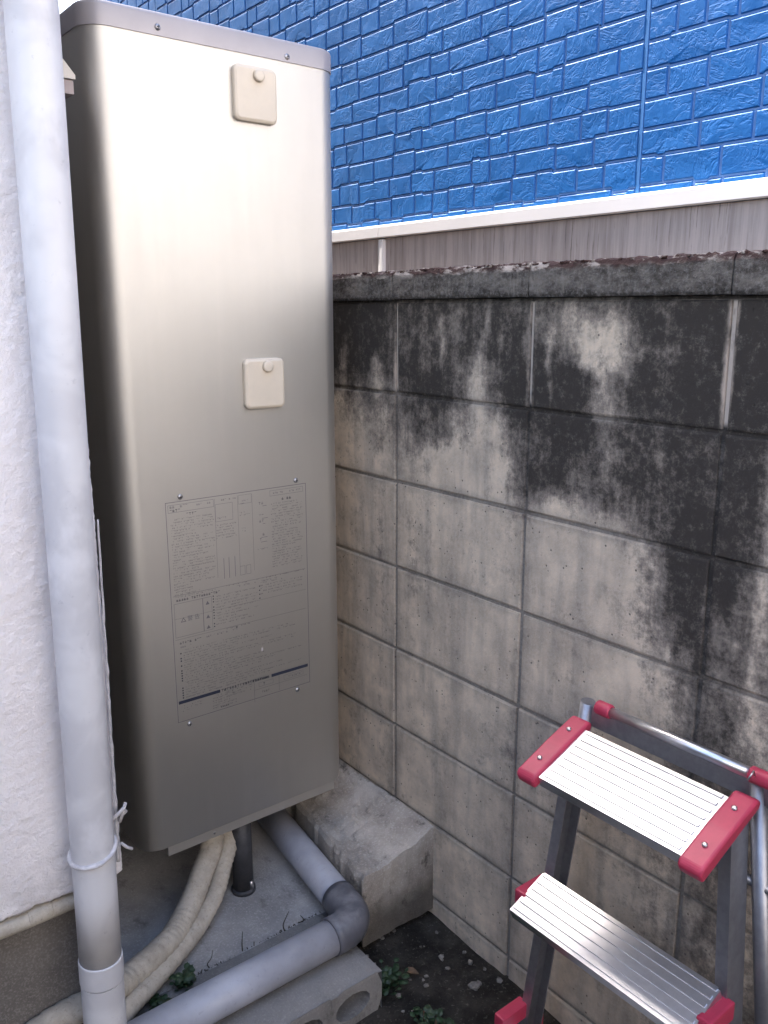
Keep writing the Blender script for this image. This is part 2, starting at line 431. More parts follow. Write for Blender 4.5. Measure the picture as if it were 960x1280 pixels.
# debris and gravel
rnd = random.Random(3)
for k in range(420):
    x = rnd.uniform(.3, 1.2); y = rnd.uniform(.45, 1.38)
    if x < .96 and y > 1.19: 
        continue
    r = rnd.uniform(.002, .008) * (1 if rnd.random() < .9 else 1.8)
    bm = bmesh.new(); bmesh.ops.create_icosphere(bm, subdivisions=1, radius=r)
    for v in bm.verts:
        v.co *= rnd.uniform(.7, 1.25); v.co.z *= .7; v.co += Vector((x, y, .004))
    stuff_m.bm(bm)
o = stuff(stuff_m.build('gravel', M['gravel'])); tag(o, 'loose grey gravel and crumbs scattered over the dark soil', 'gravel')

# cinder blocks along the pad front
def cinder(x0, label):
    root = empty('cinder_block', (x0 + .195, 1.31, 0), label, 'concrete block', 'hollow blocks edging the pad')
    y0, y1 = 1.205, 1.427; z0, z1 = .0, .1
    W = .388
    # front outline with three oval holes, made as a ring mesh, extruded in depth
    bm = bmesh.new()
    holes = [(x0 + .075, .05), (x0 + W / 2, .05), (x0 + W - .075, .05)]
    hw, hh = .044, .029; n = 14
    # cells
    cells = [(x0, x0 + W / 3), (x0 + W / 3, x0 + 2 * W / 3), (x0 + 2 * W / 3, x0 + W)]
    m = MB()
    for (a, b), (cx, cz) in zip(cells, holes):
        out = []; inn = []
        for k in range(n):
            q = 2 * math.pi * (k + .5) / n
            inn.append((cx + hw * math.cos(q), cz + hh * math.sin(q)))
            t = min(((b - cx) if math.cos(q) > 0 else (cx - a)) / max(1e-6, abs(math.cos(q))), .05 / max(1e-6, abs(math.sin(q))))
            out.append((cx + t * math.cos(q), cz + t * math.sin(q)))
        vs = [(p[0], y0, p[1]) for p in out] + [(p[0], y0, p[1]) for p in inn] + [(p[0], y1, p[1]) for p in inn]
        fs = []
        for k in range(n):
            k2 = (k + 1) % n
            fs += [(k, k2, n + k2, n + k), (n + k, n + k2, 2 * n + k2, 2 * n + k)]
        m.add(vs, fs)
    # shell: top, ends, back (top is a fine grid so the edge is worn)
    G = 24; vs = []
    for j in range(7):
        for i in range(G + 1):
            x = x0 + W * i / G; y = y0 + (y1 - y0) * j / 6
            e = noise.noise(Vector((x * 40, y * 40, 5)))
            edge = (i in (0, G) or j == 0)
            vs.append((x, y + (e * .003 if j == 0 else 0), z1 + e * .002 - (.004 if edge else 0)))
    m.add(vs, [(j * (G + 1) + i, j * (G + 1) + i + 1, (j + 1) * (G + 1) + i + 1, (j + 1) * (G + 1) + i) for j in range(6) for i in range(G)])
    for xx in (x0, x0 + W):
        m.add([(xx, y0, z0), (xx, y1, z0), (xx, y1, z1 - .004), (xx, y0, z1 - .004)], [(0, 1, 2, 3)])
    m.add([(x0, y0, z1 - .004), (x0 + W, y0, z1 - .004), (x0 + W, y0 - .0005, .095), (x0, y0 - .0005, .095)], [(0, 1, 2, 3)])
    m.build('block_body', M['cinder'], root)
    return root
cinder(.556, 'grey hollow concrete block under the elbow of the grey drain pipe')
cinder(.160, 'grey hollow concrete block at the foot of the white downpipe')

# ------------------------------------------------------------------ block wall
WX = 1.22
wall = empty('block_wall', (WX + .06, 1.5, 0), 'weathered concrete block wall with black mould stains and mossy coping', 'wall')
core = MB()
core.box(WX + .0065, WX + .115, -1.69, 5.9, -.02, 1.472)
core.build('mortar', M['mortar'], wall)
def block_mesh(seed):
    rr = random.Random(seed)
    bm = bmesh.new(); bmesh.ops.create_cube(bm, size=1)
    for v in bm.verts: v.co = Vector((v.co.x * .118, v.co.y * .392, v.co.z * .192))
    ed = [e for e in bm.edges if all(v.co.x < 0 for v in e.verts)]
    bmesh.ops.bevel(bm, geom=ed, offset=.0035, segments=2, affect='EDGES', profile=.5)
    for v in bm.verts:
        v.co += Vector((rr.uniform(-.0006, .0006), rr.uniform(-.0012, .0012), rr.uniform(-.001, .001)))
    for v in bm.verts: v.co.x += .06
    return MB().bm(bm).mesh('block', M['block'])
bmeshes = [block_mesh(s) for s in range(5)]
zb = [.050, .250, .452, .654, .8595, 1.065, 1.267, 1.470]
rnd = random.Random(11)
for k in range(len(zb) - 1):
    zc = (zb[k] + zb[k + 1]) / 2
    for i in range(-8, 11):
        yc = 1.305 + .4 * i + .0
        o = link('block', bmeshes[rnd.randrange(5)], wall, Vector((WX + rnd.uniform(-.0012, .0012), yc, zc)) - wall.location)
        o.scale.z = (zb[k + 1] - zb[k] - .008) / .192
        o.rotation_euler = (0, 0, rnd.uniform(-.002, .002))
# bottom course, half buried
for i in range(-8, 11):
    o = link('block', bmeshes[i % 5], wall, Vector((WX, 1.305 + .4 * i, -.052)) - wall.location)
def cap_mesh(seed):
    n = 48; prof = [(.128, 1.472), (-.010, 1.473), (-.012, 1.478), (-.012, 1.50), (-.012, 1.522), (-.007, 1.531), (.01, 1.534), (.06, 1.537), (.128, 1.53)]
    vs = []
    for i in range(n + 1):
        y = -.1985 + .397 * i / n
        for j, (x, z) in enumerate(prof):
            p = Vector((x * 30, y * 45 + seed * 7, z * 30))
            k = noise.noise(p) + .6 * noise.noise(p * 2.7)
            top = j in (4, 5, 6)
            vs.append((x + k * (.004 if top else .0015), y, z + k * (.0055 if top else (.004 if j == 7 else .001))))
    P = len(prof)
    fs = [(i * P + j, i * P + (j + 1) % P, (i + 1) * P + (j + 1) % P, (i + 1) * P + j) for i in range(n) for j in range(P)]
    fs += [tuple(range(P)), tuple(n * P + j for j in range(P))]
    return MB().add(vs, fs).mesh('coping_block', M['cap'])
caps = [cap_mesh(s) for s in range(4)]
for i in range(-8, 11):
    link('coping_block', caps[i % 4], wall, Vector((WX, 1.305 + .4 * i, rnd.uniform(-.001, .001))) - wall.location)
mm = MB()
for k in range(900):
    y = rnd.uniform(.35, 3.2); d = noise.noise(Vector((y * 5, 0, 9))) 
    if d < -.15 and rnd.random() < .7: continue
    x = WX + rnd.uniform(-.008, .04); r = rnd.uniform(.0015, .0055)
    bm = bmesh.new(); bmesh.ops.create_icosphere(bm, subdivisions=1, radius=r)
    for v in bm.verts:
        v.co *= rnd.uniform(.6, 1.3); v.co.y *= 1.8; v.co.z *= .8
        v.co += Vector((x, y, 1.532))
    mm.bm(bm)
stuff(mm.build('moss_crust', M['moss'], wall))

# ------------------------------------------------------------------ blue house
BX = 2.10
bh = empty('blue_house', (BX + 2, 1.0, 0), 'house clad in bright blue brick pattern siding behind the block wall', 'house')
mb = MB()
YB0, YB1, ZT = .45, 5.55, 3.55
mb.box(BX + .0058, BX + .20, YB0, YB1, 1.73, ZT)
mb.build('siding_backing', M['blue_groove'], bh)
mb = MB(); mb.box(BX + .20, BX + 5, YB0, YB1, 0, ZT); mb.build('house_body', M['found'], bh)
# foundation panels (dark one left of the batten)
yj = 2.68
mb = MB(); mb.box(BX + .004, BX + .2, YB0, yj - .012, 0, 1.716); mb.build('foundation_panel', M['found'], bh)
mb = MB(); mb.box(BX + .004, BX + .2, yj + .012, YB1, 0, 1.716); mb.build('foundation_panel', M['found'], bh)
mb = MB(); mb.box(BX - .012, BX + .02, yj - .021, yj - .004, .5, 1.712, .002); mb.build('joint_batten', M['trim'], bh)
mb = MB(); mb.box(BX - .006, BX + .02, yj - .0035, yj + .012, .5, 1.7115, .002); mb.build('joint_batten', M['trim'], bh)
for (a, b) in ((YB0, yj - .0015), (yj + .0015, YB1)):
    mb = MB()
    mb.prism([(BX + .01, 1.768), (BX - .014, 1.760), (BX - .016, 1.756), (BX - .016, 1.7205), (BX - .010, 1.7165), (BX - .006, 1.7165), (BX + .01, 1.7245)], 'y', a, b)
    mb.build('flashing_strip', M['trim'], bh)
# roof and eave
mb = MB(); mb.prism([(BX - .02, ZT), (BX + 2.6, ZT + 1.1), (BX + 5.2, ZT), (BX + 5.2, ZT + .12), (BX + 2.6, ZT + 1.24), (BX - .02, ZT + .12)], 'y', YB0 - .3, YB1 + .3)
mb.build('roof', M['house_roof'], bh)
# siding bricks
PITCH = .0731; Z0 = 1.782 - PITCH
rows = int((ZT - Z0) / PITCH)
rb = random.Random(21)
joints = [1.318 * 1.0 + 0.218 + 3.03 * k for k in (-2, -1, 0, 1)]      # panel joints
PJ = [1.535 + 3.03 * k for k in (-2, -1, 0, 1, 2)]
def rowcells(k):
    cells = []; y = YB0
    lims = sorted([q for q in PJ if YB0 < q < YB1] + [YB1])
    for L in lims:
        while y < L - 1e-6:
            wd = rb.choice([.085, .10, .115, .13, .145, .165, .19]) * rb.uniform(.95, 1.05)
            if L - (y + wd) < .06: wd = L - y
            off = rb.choice([0, 0, 0, .004, .007])
            jog = rb.random() < .22
            cells.append([y, y + wd, off, off + (rb.choice([-.005, .005]) if jog else 0), rb.uniform(.3, .7)])
            y += wd
    return cells
allrows = [rowcells(k) for k in range(rows)]
def topline(cells, base, a, b):
    """polyline (y,z) of the top boundary of a row between y=a and y=b"""
    pts = []
    for (y0, y1, o0, o1, t) in cells:
        if y1 <= a + .0005 or y0 >= b - .0005: continue
        ym = y0 + (y1 - y0) * t
        segs = [(y0, ym, o0), (ym, y1, o1)] if o0 != o1 else [(y0, y1, o0)]
        for (s0, s1, o) in segs:
            s0c, s1c = max(s0, a), min(s1, b)
            if s1c - s0c < .004: continue
            pts.append((s0c, base + o)); pts.append((s1c, base + o))
    out = []
    for i, p in enumerate(pts):
        if out and abs(out[-1][0] - p[0]) < .003:
            if abs(out[-1][1] - p[1]) < .0005: continue
            out[-1] = (out[-1][0] - .003, out[-1][1]); out.append((p[0] + .003, p[1]))
        else: out.append(p)
    q = []
    for p in out:
        if q and p[0] <= q[-1][0]: continue
        q.append(p)
    return q
def brick_geo(poly_b, poly_t, rr):
    # outline: bottom left->right then top right->left
    outer = poly_b + poly_t[::-1]; n = len(outer)
    ya, yb = min(p[0] for p in outer), max(p[0] for p in outer)
    za, zb_ = min(p[1] for p in outer), max(p[1] for p in outer)
    nb = len(poly_b)
    inner = []
    for i, (y, z) in enumerate(outer):
        dz = .0026 if i < nb else -.0048
        yy = min(max(y, ya + .0028), yb - .0028)
        inner.append((yy, z + dz))
    d1 = [rr.uniform(-.0007, .0007) for _ in range(n)]
    vs = [(BX + .012, y, z) for y, z in outer] + [(BX + .0050, y, z) for y, z in outer] + [(BX + .001 + d, y, z) for (y, z), d in zip(inner, d1)]
    cy, cz = (ya + yb) / 2 + rr.uniform(-.01, .01), (za + zb_) / 2 + rr.uniform(-.006, .006)
    vs.append((BX + .001 + rr.uniform(-.0008, .0008), cy, cz))
    c = len(vs) - 1; fs = []
    for i in range(n):
        j = (i + 1) % n
        fs += [(i, j, n + j, n + i), (n + i, n + j, 2 * n + j, 2 * n + i), (2 * n + i, 2 * n + j, c)]
    return vs, fs
# which bricks show (simple projection + tank occlusion)
fpx = 1068.; pp = R(13.28); aa = R(38.25)
def visible(y, z):
    Z = z - 1.45; fw = BX * math.sin(aa) + y * math.cos(aa); rt = BX * math.cos(aa) - y * math.sin(aa)
    zc = fw * math.cos(pp) - Z * math.sin(pp); yc = fw * math.sin(pp) + Z * math.cos(pp)
    if zc < .2: return None
    px, py = 480 + fpx * rt / zc, 640 - fpx * yc / zc
    if px < 90 or px > 1000 or py < -30 or py > 320: return None
    if px < 415 and py > 12 + (px - 110) * .22: return None
    return zc
bricks = []
for k in range(rows):
    base = Z0 + k * PITCH
    for (y0, y1, o0, o1, t) in allrows[k]:
        g_ = .0035
        sealA = any(abs(y0 - q) < 1e-4 for q in PJ); sealB = any(abs(y1 - q) < 1e-4 for q in PJ)
        a = y0 + g_ + (.004 if sealA else 0); b = y1 - g_ - (.004 if sealB else 0)
        tp = topline([[y0, y1, o0, o1, t]], base + PITCH - .0028, a, b)
        if k > 0: bt = topline(allrows[k - 1], base + .0028, a, b)
        else: bt = [(a, 1.738), (b, 1.738)]
        if len(tp) < 2: tp = [(a, base + PITCH - .003), (b, base + PITCH - .003)]
        if len(bt) < 2: bt = [(a, base + .006), (b, base + .006)]
        bt[0] = (a, bt[0][1]); bt[-1] = (b, bt[-1][1]); tp[0] = (a, tp[0][1]); tp[-1] = (b, tp[-1][1])
        d = visible((y0 + y1) / 2, base + PITCH / 2)
        bricks.append((d if d else 1e9, bt, tp))
bricks.sort(key=lambda q: q[0])
rest = MB()
for idx, (d, bt, tp) in enumerate(bricks):
    vs, fs = brick_geo(bt, tp, rb)
    if idx < 299 and d < 1e8: MB().add(vs, fs).build('siding_brick', M['blue'], bh)
    else: rest.add(vs, fs)
stuff(rest.build('siding_brick_field', M['blue'], bh))
for q in PJ:
    if YB0 < q < YB1:
        mb = MB(); mb.box(BX + .002, BX + .015, q - .0055, q + .0055, 1.765, ZT - .01); mb.build('joint_sealant', M['blue_seal'], bh)

# ------------------------------------------------------------------ white house (stucco)
HY, HX = 1.34, .463
wh = empty('white_house', (-2, 2.5, 0), 'white stucco house corner at the left edge behind the downpipe', 'house')
def stucco_height(x, z):
    p = Vector((x * 100, z * 90, 1.7))
    a = noise.noise(p); b = noise.noise(p * 2.3); c = noise.noise(Vector((x * 16, z * 16, 5)))
    return (max(a, -.15) * .0019 + b * .0009 + c * .0010)
m = MB(); vs = []
step = .004; X0 = .10; NXs = int((HX - X0) / step); z_lo, z_hi = .474, 2.35; NZ = int((z_hi - z_lo) / step)
for j in range(NZ + 1):
    z = z_lo + (z_hi - z_lo) * j / NZ
    for i in range(NXs + 1):
        x = X0 + (HX - X0) * i / NXs; h = stucco_height(x, z)
        zz = z; yy = HY - h; xx = x
        if j < 4: zz = z + noise.noise(Vector((x * 40, 0, 3))) * .006 * (4 - j) / 4 + noise.noise(Vector((x * 130, 0, 3))) * .004 * (4 - j) / 4
        if i == NXs: yy += .004; 
        if i >= NXs - 1: xx += noise.noise(Vector((z * 45, 7, 3))) * .0018 + noise.noise(Vector((z * 160, 7, 3))) * .0013
        vs.append((xx, yy, zz))
w_ = NXs + 1
fs = [(j * w_ + i, j * w_ + i + 1, (j + 1) * w_ + i + 1, (j + 1) * w_ + i) for j in range(NZ) for i in range(NXs)]
n0 = len(vs)
for j in range(NZ + 1): vs.append((HX, HY + .03, vs[j * w_ + NXs][2]))
fs += [(j * w_ + NXs, n0 + j, n0 + j + 1, (j + 1) * w_ + NXs) for j in range(NZ)]
n1 = len(vs)
for i in range(NXs + 1): vs.append((vs[i][0], HY + .05, z_lo + .012))
fs += [(i, n1 + i, n1 + i + 1, i + 1) for i in range(NXs)]
m.add(vs, fs, True)
m.box(-5, X0, HY - .001, HY + .15, z_lo, 2.35)
m.box(-5, HX - .002, HY - .001, HY + .15, 2.35, 5.35)
m.build('front_wall', M['stucco'], wh)
m = MB(); m.box(-5, HX - .004, HY + .032, 9, z_lo + .012, 5.35); m.build('side_wall', M['render'], wh)  # dark wall colour stands in for gap shade beside the tank
m = MB(); m.box(-5, HX - .03, HY + .055, 9, -.05, z_lo + .012); m.build('foundation', M['render'], wh)
m = MB(); m.box(-5.4, HX + .46, HY - .12, 9.3, 5.35, 5.47); m.build('eave', M['soffit'], wh)  # unseen eave, its height and overhang set to shade the gap
m = MB(); m.prism([(-5.5, 5.47), (HX + .48, 5.47), (-2.5, 6.7)], 'y', HY - .14, 9.4); m.build('roof', M['house_roof'], wh)
bf = empty('shade_fence', (.83, 2.5, 0), 'dark board fence added unseen behind the tank to block light in the gap', 'fence')  # added unseen fence, stops light from behind so the gap goes black
for k in range(8):
    m = MB(); m.box(.44 + k * .0965, .533 + k * .0965, 2.50, 2.518, .02, 1.85, .002); m.build('board', M['leg'], bf)
m = MB(); m.box(.44, 1.21, 2.519, 2.55, 1.55, 1.60); m.build('fence_rail', M['leg'], bf)
m = MB(); m.box(.44, 1.21, 2.519, 2.55, .55, .60); m.build('fence_rail', M['leg'], bf)
# added unseen pale house behind the camera, reflects sunlight onto the tank front
nh = empty('light_bounce_house', (0, -8, 0), 'pale rendered house added outside the frame to bounce sunlight onto the tank', 'house')
m = MB(); m.box(-7, 14, -12, -6.5, 1.7, 6.5); m.build('wall', M['bouncewall'], nh)
m = MB(); m.box(-7.01, 14.01, -12, -6.49, -.02, 1.7); m.build('plinth', M['render'], nh)  # added dark base, keeps the tank's lower reflection dim
m = MB(); m.prism([(-7.4, 6.5), (14.4, 6.5), (3.5, 8.4)], 'y', -12.3, -6.2); m.build('roof', M['house_roof'], nh)
sw = empty('shade_passage_wall', (-.8, -2, 0), 'low dark concrete wall added outside the frame to block low light from the left', 'wall')  # added unseen wall, darkens the lower part of the passage
m = MB(); m.box(-.95, -.83, -6.4, 1.2, -.02, 1.5); m.build('wall_body', M['cinder'], sw)
m = MB(); m.box(-.97, -.81, -6.4, 1.2, 1.503, 1.56, .01); m.build('coping', M['cap'], sw)
# vent hood on the side wall
vh = empty('vent_hood', (HX, 1.50, 1.76), 'small beige vent hood on the house side between downpipe and tank', 'vent')
mb = MB(); mb.prism([(HX - .005, 1.872), (HX + .02, 1.868), (HX + .066, 1.812), (HX + .066, 1.806), (HX - .005, 1.806)], 'y', 1.46, 1.56); mb.build('hood', M['soffit'], vh)
mb = MB(); mb.prism([(HX - .005, 1.804), (HX + .063, 1.804), (HX + .063, 1.784), (HX - .005, 1.784)], 'y', 1.463, 1.557); mb.build('hood_base', M['brown'], vh)

# ------------------------------------------------------------------ downpipe
dp = empty('downpipe', (.39, 1.283, 0), 'tall pale grey painted round downpipe on the white stucco wall', 'pipe')
def px_at(z): return .3875 + .026 * z / 1.9
pr = .0350
m = MB(); m.tube([(px_at(z), 1.283, z) for z in np.linspace(.372, 5.3, 40)], pr, 40); m.build('upper_pipe', M['pipe'], dp)
m = MB(); m.tube([(px_at(z), 1.283, z) for z in (.3295, .331, .333, .370, .372, .3735)], lambda t: pr + (.0018 if .05 < t < .95 else .0008), 40); m.build('coupling', M['pipe'], dp)
m = MB(); m.tube([(px_at(z), 1.283, z) for z in (-.05, .15, .327, .3285)], pr + .0006, 40); m.build('lower_pipe', M['pipe'], dp)
# band of painted cord
m = MB(); pts = []
for k in range(49):
    q = 2 * math.pi * k / 48
    cz = .578 - .014 * math.sin(q) * .0 + .010 * math.cos(q - .6) + noise.noise(Vector((q * 2, 0, 1))) * .002
    rr_ = pr + .0015 + noise.noise(Vector((q * 3, 5, 1))) * .0008
    pts.append((px_at(.58) + rr_ * math.cos(q), 1.283 + rr_ * math.sin(q), cz))
m.tube(pts, lambda t: .0042 + .0012 * noise.noise(Vector((t * 9, 2, 2))), 8, False); m.build('tie_band', M['paintedcord'], dp)
cd = empty('painted_cord', (.46, 1.315, 0), 'ragged paint covered cord hanging along the stucco corner beside the downpipe', 'cord')
m = MB(); pts = []
for k in range(60):
    z = .503 + k * .0105
    pts.append((.4535 + (z - .5) * .018 + noise.noise(Vector((z * 25, 0, 0))) * .0012, 1.333, z))
m.tube(pts, lambda t: .0036 - .0020 * t + .0012 * noise.noise(Vector((t * 60, 0, 0))), 7); m.build('strand', M['paintedcord'], cd)
m = MB()
m.tube([(.440, 1.315, .596), (.452, 1.312, .607), (.462, 1.314, .613), (.468, 1.318, .604), (.458, 1.32, .596)], .0035, 7)
m.tube([(.468, 1.316, .621), (.461, 1.315, .605), (.456, 1.317, .588)], .003, 7)
m.tube([(.456, 1.32, .545), (.466, 1.318, .533), (.474, 1.318, .527)], .0028, 6)
m.build('knot', M['paintedcord'], cd)

# conduit under the drip edge
cn = empty('beige_conduit', (.3, 1.35, .46), 'horizontal beige conduit under the lower edge of the stucco', 'pipe')
m = MB(); m.tube([(x, 1.352 - .002 * math.sin(x * 9), .452 + .002 * math.sin(x * 14)) for x in np.linspace(-1.2, .45, 34)], .0155, 18); m.build('conduit_pipe', M['hose'], cn)
m = MB(); m.tube([(x, 1.352, .4525) for x in (.298, .300, .336, .338)], lambda t: .0172 if 0 < t < 1 else .0160, 18); m.build('coupling', M['hose'], cn)

# ------------------------------------------------------------------ tank
TX0, TX1, TY0, TY1 = .586, 1.109, 1.558, 2.17
tk = empty('water_heater_tank', ((TX0 + TX1) / 2, (TY0 + TY1) / 2, .1), 'tall champagne silver hot water tank standing between house and block wall', 'water heater')
def rrect(x0, x1, y0, y1, r, seg=12):
    pts = []
    for (cx, cy, a0) in ((x1 - r, y0 + r, -90), (x1 - r, y1 - r, 0), (x0 + r, y1 - r, 90), (x0 + r, y0 + r, 180)):
        for k in range(seg + 1):
            q = R(a0 + 90 * k / seg); pts.append((cx + r * math.cos(q), cy + r * math.sin(q)))
    return pts
def shell(x0, x1, y0, y1, r, prof, seg=12):
    """prof: list of (inset, z)"""
    m = MB(); vs = []
    for (ins, z) in prof:
        for (x, y) in rrect(x0 + ins, x1 - ins, y0 + ins, y1 - ins, max(r - ins, .002), seg): vs.append((x, y, z))
    n = 4 * (seg + 1)
    fs = [(j * n + i, j * n + (i + 1) % n, (j + 1) * n + (i + 1) % n, (j + 1) * n + i) for j in range(len(prof) - 1) for i in range(n)]
    m.add(vs, fs, True)
    m.f.append(tuple(range(n))[::-1]); m.sm.append(False)
    m.f.append(tuple((len(prof) - 1) * n + i for i in range(n))); m.sm.append(False)
    return m
def autosharp(o, ang=40):
    me = o.data; bm = bmesh.new(); bm.from_mesh(me)
    for e in bm.edges:
        if len(e.link_faces) == 2 and e.calc_face_angle(0) > R(ang): e.smooth = False
    bm.to_mesh(me); bm.free(); return o
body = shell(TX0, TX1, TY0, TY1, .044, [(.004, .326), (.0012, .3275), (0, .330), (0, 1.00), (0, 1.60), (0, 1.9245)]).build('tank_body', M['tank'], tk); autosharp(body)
lid = shell(TX0 - .0022, TX1 + .0022, TY0 - .0022, TY1 + .0022, .046, [(0, 1.9235), (0, 1.956), (.0015, 1.9605), (.005, 1.963), (.02, 1.966), (.12, 1.972)]).build('lid', M['lid'], tk); autosharp(lid)
m = MB(); m.box(.640, TX1 - .034, TY0 + .004, TY0 + .40, .304, .3265, 0); m.build('base_plate', M['tank'], tk)
m = MB(); m.box(TX0 + .02, TX1 - .03, TY0 + .05, TY1 - .03, .313, .327); m.build('base_frame', M['leg'], tk)
# legs: one at the centre of the front, two behind
for (lx, ly) in ((.842, 1.612), (.69, 2.08), (1.0, 2.08)):
    m = MB(); m.tube([(lx, ly, .108), (lx, ly, .313)], .024, 20); leg = m.build('leg', M['leg'], tk)
    m = MB(); m.tube([(lx, ly, .098), (lx, ly, .106), (lx, ly, .1085)], lambda t: .029 if t < .9 else .025, 20); m.build('foot_plate', M['leg'], leg)
    m = MB(); m.tube([(lx + .01, ly - .02, .109), (lx + .01, ly - .02, .13)], .006, 8); m.build('anchor_bolt', M['screw'], leg)
# screws
def screw(x, z, parent, y=TY0, r=.0058):
    bm = bmesh.new(); bmesh.ops.create_uvsphere(bm, u_segments=14, v_segments=8, radius=r)
    for v in bm.verts:
        v.co = Vector((v.co.x, (v.co.y * .55 if v.co.y < 0 else 0), v.co.z))
    for v in bm.verts: v.co += Vector((x, y, z))
    mm_ = MB().bm(bm, True)
    o = mm_.build('screw', M['screw'], parent)
    s = MB(); s.box(x - .0007, x + .0007, y - r * .56, y - r * .40, z - .003, z + .003); s.box(x - .003, x + .003, y - r * .562, y - r * .40, z - .0007, z + .0007)
    s.build('slot', M['black'], o if parent is tk else parent)
for (x, z) in ((.717, 1.937), (.985, 1.933)): screw(x, z, tk, TY0 - .0022)
for (x, z) in ((.711, 1.0885), (.983, 1.0885), (.704, .597), (.974, .597)): screw(x, z, tk)
screw(.75, .315, tk, TY0 + .004, .003)
# hatch covers
def hatch(x0, x1, z0, z1):
    prof = []
    def ring(ins, y):
        pts = []
        r = max(.012 - ins, .004); seg = 6
        for (cx, cz, a0) in ((x1 - ins - r, z0 + ins + r, -90), (x1 - ins - r, z1 - ins - r, 0), (x0 + ins + r, z1 - ins - r, 90), (x0 + ins + r, z0 + ins + r, 180)):
            for k in range(seg + 1):
                q = R(a0 + 90 * k / seg); pts.append((cx + r * math.cos(q), y, cz + r * math.sin(q)))
        return pts
    rings = [ring(0, TY0 - .0003), ring(0, TY0 - .008), ring(.0012, TY0 - .010), ring(.005, TY0 - .0125), ring(.0068, TY0 - .0128)]
    n = len(rings[0]); vs = [p for r_ in rings for p in r_]
    fs = [(j * n + i, j * n + (i + 1) % n, (j + 1) * n + (i + 1) % n, (j + 1) * n + i) for j in range(len(rings) - 1) for i in range(n)]
    fs.append(tuple((len(rings) - 1) * n + i for i in range(n)))
    h = MB().add(vs, fs).build('valve_cover', M['hatch'], tk)
    cx = (x0 + x1) / 2 + .004; cz = z1 - .0165
    m = MB(); m.tube([(cx, TY0 - .0125, cz), (cx, TY0 - .0185, cz), (cx, TY0 - .0205, cz), (cx, TY0 - .0208, cz)], lambda t: [.0115, .0112, .0100, .0065][round(t * 3)], 24)
    k = m.build('knob', M['hatch'], h)
hatch(.8615, .955, 1.803, 1.902)
hatch(.8615, .955, 1.252, 1.354)

# printed notice on the front
LX0, LX1, LZ0, LZ1 = .678, 1.008, .607, 1.080
ly = TY0 - .0006
pm = MB()
def rect(mb, x0, x1, z0, z1, y=ly): mb.add([(x0, y, z0), (x1, y, z0), (x1, y, z1), (x0, y, z1)], [(0, 1, 2, 3)])
def frame(mb, x0, x1, z0, z1, t=.0011):
    rect(mb, x0, x1, z1 - t, z1); rect(mb, x0, x1, z0, z0 + t); rect(mb, x0, x0 + t, z0 + t, z1 - t); rect(mb, x1 - t, x1, z0 + t, z1 - t)
frame(pm, LX0, LX1, LZ0, LZ1, .0013)
pm.build('printed_frame', M['ink'], tk)
lines = MB(); faint = MB(); bold = MB(); rl = random.Random(5)
def text_line(mb, x0, x1, z, h=.0030, fill=.8):
    x = x0
    while x < x1 - h:
        if rl.random() < .05: x += h * rl.uniform(1, 3); continue
        if rl.random() < fill:
            k = rl.random(); wq = h * .82
            rect(mb, x, x + wq, z + h * (.75 if k < .5 else .4), z + h * (.75 if k < .5 else .4) + h * .16)
            if k > .25: rect(mb, x + wq * .4, x + wq * .58, z, z + h)
            if k > .55: rect(mb, x, x + wq, z + h * .05, z + h * .2)
            if k > .75: rect(mb, x, x + wq * .15, z, z + h * .9)
        x += h * 1.06
def para(mb, x0, x1, z1, z0, pitch=.0056, h=.0030, short=.35, bullets=False):
    z = z1
    while z > z0:
        xe = x1 - (x1 - x0) * (rl.uniform(.1, .6) if rl.random() < short else rl.uniform(0, .05))
        text_line(mb, x0 + (.005 if bullets else 0), xe, z, h)
        if bullets and rl.random() < .4: rect(bold, x0 - .001, x0 + .0018, z, z + .0028)
        z -= pitch
# header boxes
frame(lines, .683, .783, 1.058, 1.074, .0007); text_line(lines, .687, .73, 1.067, .0055); text_line(lines, .745, .778, 1.066, .004)
text_line(bold, .687, .71, 1.0595, .0055); text_line(bold, .722, .745, 1.049, .0055)
text_line(faint, .80, .835, 1.068, .004)
para(faint, .687, .785, 1.042, .875)
frame(lines, .786, .826, 1.025, 1.062, .0006); text_line(lines, .79, .818, 1.030, .004)
para(faint, .786, .835, 1.016, .985); 
for xx in (.785, .838, .872): rect(faint, xx, xx + .0006, .905, 1.074)
for (a, b) in ((.80, .80), (.812, .0), (.826, 0)): rect(lines, a, a + .0011, .90, .945)
frame(faint, .84, .871, 1.055, 1.074, .0005); para(lines, .845, .866, 1.06, 1.05)
para(faint, .842, .868, 1.035, 1.028); para(lines, .846, .86, 1.0, .994)
frame(lines, .838, .850, .90, .92, .0006); frame(lines, .853, .864, .90, .92, .0006)
for zc in (1.047, 1.02, 1.008, .978, .968): 
    text_line(lines, .888, .905, zc, .006, .9)
    for q in range(3): rect(lines, .89 + rl.uniform(0, .014), .896 + rl.uniform(0, .014), zc - .004, zc - .003)
text_line(lines, .882, .91, .948, .003)
frame(lines, .916, 1.0, 1.062, 1.074, .0006); text_line(lines, .92, .955, 1.066, .004); text_line(lines, .965, .998, 1.066, .004)
text_line(bold, .945, .972, 1.05, .006)
para(faint, .918, 1.0, 1.043, .90)
